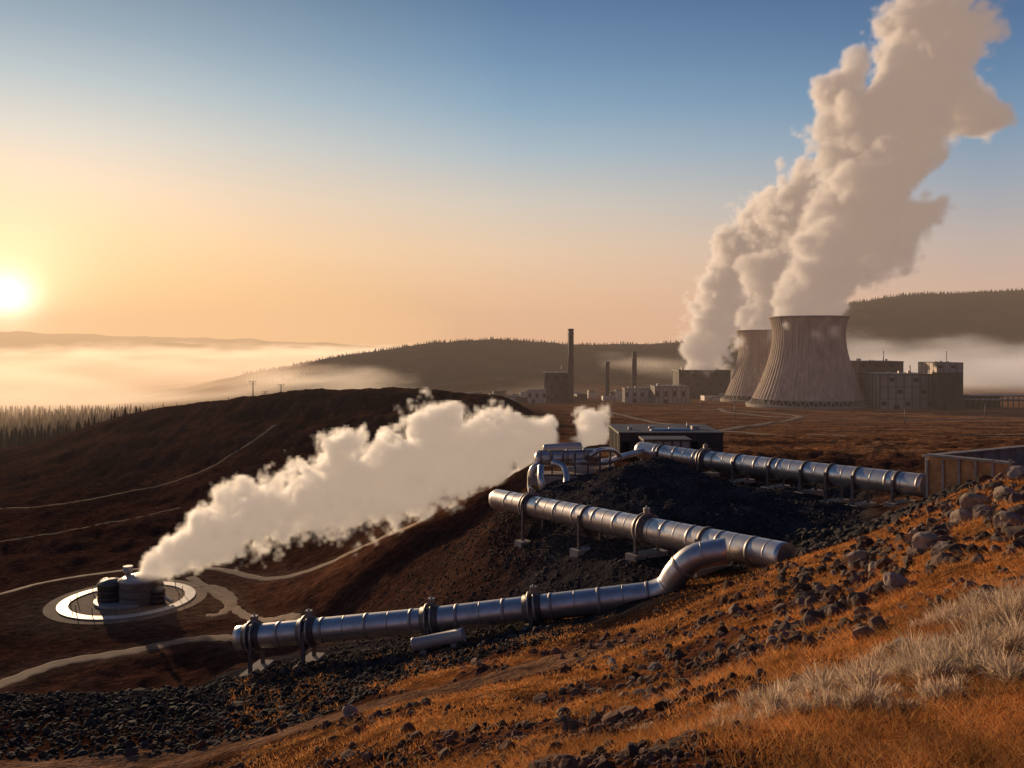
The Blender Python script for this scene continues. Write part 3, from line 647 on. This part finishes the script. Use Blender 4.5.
def plume(name,pts,mat,vox,warp=.3,amp=.8,edge=4.0,feat=1.0):
    P0=[];R0=[]
    for ch in pts:
        c=np.array([P(a,b,d) for a,b,d,r in ch]); rr=np.array([r/F*d for a,b,d,r in ch])
        q=np.array(arc([np.array([*c[i],rr[i]]) for i in range(len(c))],8)); P0.append(q[:,:3]); R0.append(q[:,3])
    P0=np.concatenate(P0);R0=np.maximum(np.concatenate(R0),vox)
    me=bpy.data.meshes.new(name); me.from_pydata([tuple(p) for p in P0],[],[]); at=me.attributes.new('rad','FLOAT','POINT'); at.data.foreach_set('value',R0.astype(np.float32))
    me.materials.append(mat)
    ob=bpy.data.objects.new(name,me); bpy.context.collection.objects.link(ob)
    lo=(P0-R0[:,None]*1.5).min(0); hi=(P0+R0[:,None]*1.5).max(0); res=np.ceil((hi-lo)/vox)
    g=GT(name+'_nodes'); pos=g.n('GeometryNodeInputPosition').outputs[0]
    rm=float(np.median(R0)); s=feat/rm
    wv=g.v('SUBTRACT',g.noise(pos,s*.9,3,.55,1),(.5,.5,.5))
    near0=g.n('GeometryNodeSampleNearest'); g.l(g.i.outputs[0],near0.inputs[0]); g.l(pos,near0.inputs[1])
    nr=g.n('GeometryNodeInputNamedAttribute',data_type='FLOAT'); nr.inputs[0].default_value='rad'
    def samp(near):
        si=g.n('GeometryNodeSampleIndex',data_type='FLOAT'); g.l(g.i.outputs[0],si.inputs[0]); g.l(nr.outputs[0],si.inputs[1]); g.l(near.outputs[0],si.inputs['Index'])
        sp=g.n('GeometryNodeSampleIndex',data_type='FLOAT_VECTOR'); g.l(g.i.outputs[0],sp.inputs[0]); g.l(pos,sp.inputs[1]); g.l(near.outputs[0],sp.inputs['Index'])
        return si.outputs[0],sp.outputs[0]
    r0,_=samp(near0)
    pw=g.v('ADD',pos,g.v('SCALE',wv,scale=g.m('MULTIPLY',r0,warp*4)))
    near=g.n('GeometryNodeSampleNearest'); g.l(g.i.outputs[0],near.inputs[0]); g.l(pw,near.inputs[1])
    r,c=samp(near)
    q=g.m('SUBTRACT',1.0,g.m('DIVIDE',g.v('DISTANCE',pw,c),r))
    v1=g.m('SUBTRACT',.42,g.vor(pw,s*1.3)); v2=g.m('SUBTRACT',.42,g.vor(pw,s*3.0)); v3=g.m('SUBTRACT',.42,g.vor(pos,s*6.5)); n1_=g.m('SUBTRACT',g.noise(pos,s*6,4,.6),.5)
    q=g.m('ADD',q,g.m('MULTIPLY',v1,amp*1.15)); q=g.m('ADD',q,g.m('MULTIPLY',v2,amp*.75)); q=g.m('ADD',q,g.m('MULTIPLY',v3,amp*.35)); q=g.m('ADD',q,g.m('MULTIPLY',n1_,amp*.5))
    dn=g.m('MULTIPLY',q,edge,clamp=True)
    volume_cube(g,dn,lo,hi,res,mat)
    md=ob.modifiers.new('steam','NODES'); md.node_group=g.t; print(name,'res',res)
    return ob
VM1=volmat('steam_near',1.0,.55,.24,(1.0,.74,.54)); VM2=volmat('steam_far',.15,.42,.18,(1.0,.72,.56))  # steam with warm emission added in place of multiple scattering
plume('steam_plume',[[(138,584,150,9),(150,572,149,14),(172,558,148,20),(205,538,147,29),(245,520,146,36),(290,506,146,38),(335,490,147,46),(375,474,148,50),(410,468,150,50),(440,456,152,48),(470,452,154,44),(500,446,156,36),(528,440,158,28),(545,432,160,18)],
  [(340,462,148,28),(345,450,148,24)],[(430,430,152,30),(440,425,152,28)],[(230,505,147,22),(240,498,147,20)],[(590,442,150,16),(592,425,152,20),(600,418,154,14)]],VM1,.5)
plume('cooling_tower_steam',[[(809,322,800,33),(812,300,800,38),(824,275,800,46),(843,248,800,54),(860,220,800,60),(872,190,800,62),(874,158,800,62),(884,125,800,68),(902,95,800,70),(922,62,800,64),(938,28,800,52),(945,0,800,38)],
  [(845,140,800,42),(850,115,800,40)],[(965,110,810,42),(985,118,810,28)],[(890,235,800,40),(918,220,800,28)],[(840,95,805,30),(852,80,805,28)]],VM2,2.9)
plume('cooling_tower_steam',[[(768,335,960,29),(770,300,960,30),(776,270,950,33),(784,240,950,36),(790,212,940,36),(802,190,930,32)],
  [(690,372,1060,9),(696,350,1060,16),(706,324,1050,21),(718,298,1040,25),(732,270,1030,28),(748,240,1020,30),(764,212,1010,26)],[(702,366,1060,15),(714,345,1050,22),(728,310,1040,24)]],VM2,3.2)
# ---------------------------------------------------------------- fog
def fog(name,lo,hi,res,mat,topfn,ns,namp):
    me=bpy.data.meshes.new(name); me.from_pydata([(lo[0],lo[1],lo[2])],[],[]); me.materials.append(mat); ob=bpy.data.objects.new(name,me); bpy.context.collection.objects.link(ob)
    g=GT(name+'_nodes'); pos=g.n('GeometryNodeInputPosition').outputs[0]; sx=g.n('ShaderNodeSeparateXYZ'); g.l(pos,sx.inputs[0])
    st=g.v('MULTIPLY',pos,(1,1,3)); nn=g.m('SUBTRACT',g.noise(st,ns,5,.55),.5)
    top=topfn(g,sx); q=g.m('SUBTRACT',top,sx.outputs[2]); q=g.m('ADD',q,g.m('MULTIPLY',nn,namp)); q=g.m('DIVIDE',q,45.0,clamp=True)
    fy=g.m('MULTIPLY',g.m('SUBTRACT',sx.outputs[1],lo[1]+60),1/500,clamp=True); fx=g.m('MULTIPLY',g.m('SUBTRACT',sx.outputs[0],lo[0]+30),1/250,clamp=True); fx2=g.m('MULTIPLY',g.m('SUBTRACT',hi[0]-30,sx.outputs[0]),1/250,clamp=True)
    q=g.m('MULTIPLY',g.m('MULTIPLY',q,fy),g.m('MULTIPLY',fx,fx2))
    volume_cube(g,q,lo,hi,res,mat); md=ob.modifiers.new('fog','NODES'); md.node_group=g.t
FM=volmat('valley_fog',.0040,.5,.52,(1.0,.62,.33)); FM2=volmat('mist',.0045,.4,.34,(1,.78,.64))  # fog and mist brightened by added warm emission, not only scattering
fog('valley_fog',(-5000,850,-150),(1100,6200,40),(140,130,34),FM,lambda g,s:g.m('ADD',g.m('MULTIPLY',s.outputs[1],.013),-94.0),.0030,300)
fog('mist_bank',(480,1150,-90),(2300,2450,120),(110,80,44),FM2,lambda g,s:g.m('ADD',g.m('MULTIPLY',s.outputs[0],.036),-28.0),.0035,240)
def air(name,c,size,dens,rad):
    m,nt=newmat(name+'_air'); o=nd(nt,'ShaderNodeOutputMaterial'); s=nd(nt,'ShaderNodeVolumeAbsorption'); s.inputs['Density'].default_value=dens; s.inputs['Color'].default_value=(0,0,0,1)
    e=nd(nt,'ShaderNodeEmission'); e.inputs['Color'].default_value=(*rad,1); e.inputs['Strength'].default_value=dens; a=nd(nt,'ShaderNodeAddShader'); nt.links.new(s.outputs[0],a.inputs[0]); nt.links.new(e.outputs[0],a.inputs[1]); nt.links.new(a.outputs[0],o.inputs['Volume'])  # emission replaces sunlight scattered by the air; box only absorbs and glows
    mb=MB(); mb.box(c,size); mb.build(name,[m])
air('haze',(0,4200,40),(15000,7900,520),.00010,(.66,.43,.29))
air('valley_haze',(-3200,3300,-75),(5600,5400,60),.0006,(.90,.52,.27))
air('golden_haze',(-4300,4200,30),(7600,7600,400),.00018,(1.1,.66,.31))  # left side only: golden sun glow put in as emission
# ---------------------------------------------------------------- world
SAZ=math.atan2((6-512),F); SEL=math.radians(2.4); LEL=math.radians(9.5)
sd=Vector((math.sin(SAZ)*math.cos(SEL),math.cos(SAZ)*math.cos(SEL),math.sin(SEL)))
w=bpy.data.worlds.new("World"); bpy.context.scene.world=w; w.use_nodes=True; nt=w.node_tree; nt.nodes.clear(); L=nt.links
tc=nd(nt,'ShaderNodeTexCoord'); sep=nd(nt,'ShaderNodeSeparateXYZ'); nrm=nd(nt,'ShaderNodeVectorMath',operation='NORMALIZE'); L.new(tc.outputs['Generated'],nrm.inputs[0]); L.new(nrm.outputs[0],sep.inputs[0])
def ramp(st):
    r=nd(nt,'ShaderNodeValToRGB'); el=r.color_ramp.elements
    for i,(p,c) in enumerate(st):
        q=el[i] if i<2 else el.new(p); q.position=p; q.color=(*lin(c),1)
    L.new(sep.outputs[2],r.inputs[0]); return r.outputs[0]
c1=ramp([(0,(250,188,120)),(1,(28,50,90)),(.05,(252,200,136)),(.11,(250,210,162)),(.165,(234,211,184)),(.22,(203,205,200)),(.27,(167,188,198)),(.32,(132,162,182)),(.37,(105,138,163)),(.6,(50,82,122))])
c2=ramp([(0,(238,180,136)),(1,(24,46,86)),(.05,(240,192,151)),(.11,(234,204,173)),(.165,(210,203,191)),(.22,(168,188,199)),(.27,(130,166,192)),(.32,(102,143,178)),(.37,(80,121,160)),(.6,(40,72,115))])
c3=ramp([(0,(210,170,150)),(1,(20,38,74)),(.05,(206,174,157)),(.11,(184,174,170)),(.165,(150,165,180)),(.22,(114,150,180)),(.27,(87,130,168)),(.32,(69,110,152)),(.37,(55,95,138)),(.6,(32,60,102))])
c4=ramp([(0,(120,112,130)),(1,(20,36,70)),(.15,(120,105,125)),(.35,(70,85,120))])
fl=nd(nt,'ShaderNodeVectorMath',operation='MULTIPLY'); L.new(nrm.outputs[0],fl.inputs[0]); fl.inputs[1].default_value=(1,1,0); fn=nd(nt,'ShaderNodeVectorMath',operation='NORMALIZE'); L.new(fl.outputs[0],fn.inputs[0])
dt=nd(nt,'ShaderNodeVectorMath',operation='DOT_PRODUCT'); L.new(fn.outputs[0],dt.inputs[0]); dt.inputs[1].default_value=(math.sin(SAZ),math.cos(SAZ),0)
def mr(a,b):
    q=nd(nt,'ShaderNodeMapRange'); q.inputs[1].default_value=a; q.inputs[2].default_value=b; L.new(dt.outputs['Value'],q.inputs[0]); return q.outputs[0]
def mix(f,a,b):
    q=nd(nt,'ShaderNodeMix',data_type='RGBA'); L.new(f,q.inputs[0]); L.new(a,q.inputs[6]); L.new(b,q.inputs[7]); return q.outputs[2]
c=mix(mr(-.4,.4),c4,c3); c=mix(mr(.5,.866),c,c2); c=mix(mr(.86,.99),c,c1)
d3=nd(nt,'ShaderNodeVectorMath',operation='DOT_PRODUCT'); L.new(nrm.outputs[0],d3.inputs[0]); d3.inputs[1].default_value=sd
def glow(power,col,st,prev):
    mx=nd(nt,'ShaderNodeMath',operation='MAXIMUM'); L.new(d3.outputs['Value'],mx.inputs[0]); mx.inputs[1].default_value=0
    p=nd(nt,'ShaderNodeMath',operation='POWER'); L.new(mx.outputs[0],p.inputs[0]); p.inputs[1].default_value=power
    s=nd(nt,'ShaderNodeVectorMath',operation='SCALE'); s.inputs[0].default_value=tuple(k*st for k in col); L.new(p.outputs[0],s.inputs['Scale'])
    a=nd(nt,'ShaderNodeVectorMath',operation='ADD'); L.new(prev,a.inputs[0]); L.new(s.outputs[0],a.inputs[1]); return a.outputs[0]
c=glow(3400,(1,.93,.76),4.0,c); c=glow(500,(1,.80,.52),.75,c); c=glow(70,(1,.68,.40),.26,c); c=glow(14,(1,.62,.38),.07,c)
bg=nd(nt,'ShaderNodeBackground'); L.new(c,bg.inputs[0]); bg.inputs[1].default_value=1.0
sk=nd(nt,'ShaderNodeTexSky',sky_type='NISHITA'); sk.sun_disc=False; sk.sun_elevation=LEL; sk.sun_rotation=SAZ
b2=nd(nt,'ShaderNodeBackground'); L.new(sk.outputs[0],b2.inputs[0]); b2.inputs[1].default_value=.003
ad=nd(nt,'ShaderNodeAddShader'); L.new(bg.outputs[0],ad.inputs[0]); L.new(b2.outputs[0],ad.inputs[1]); wo=nd(nt,'ShaderNodeOutputWorld'); L.new(ad.outputs[0],wo.inputs[0])
sl=bpy.data.lights.new('sun','SUN'); sl.energy=5.0; sl.angle=math.radians(.6); sl.color=(1,.70,.42)
so=bpy.data.objects.new('sun',sl); bpy.context.collection.objects.link(so)
dv=Vector((math.sin(SAZ)*math.cos(LEL),math.cos(SAZ)*math.cos(LEL),math.sin(LEL))); so.rotation_euler=(-dv).to_track_quat('-Z','Y').to_euler()
cam=bpy.data.cameras.new('camera'); cam.lens=F*36/1024; cam.sensor_width=36; cam.shift_y=-(384-HY)/1024; cam.clip_end=40000; cam.clip_start=.1
co=bpy.data.objects.new('camera',cam); co.rotation_euler=(math.pi/2,0,0); bpy.context.collection.objects.link(co); bpy.context.scene.camera=co
bpy.context.scene.view_settings.view_transform='Standard'; bpy.context.scene.view_settings.look='None'
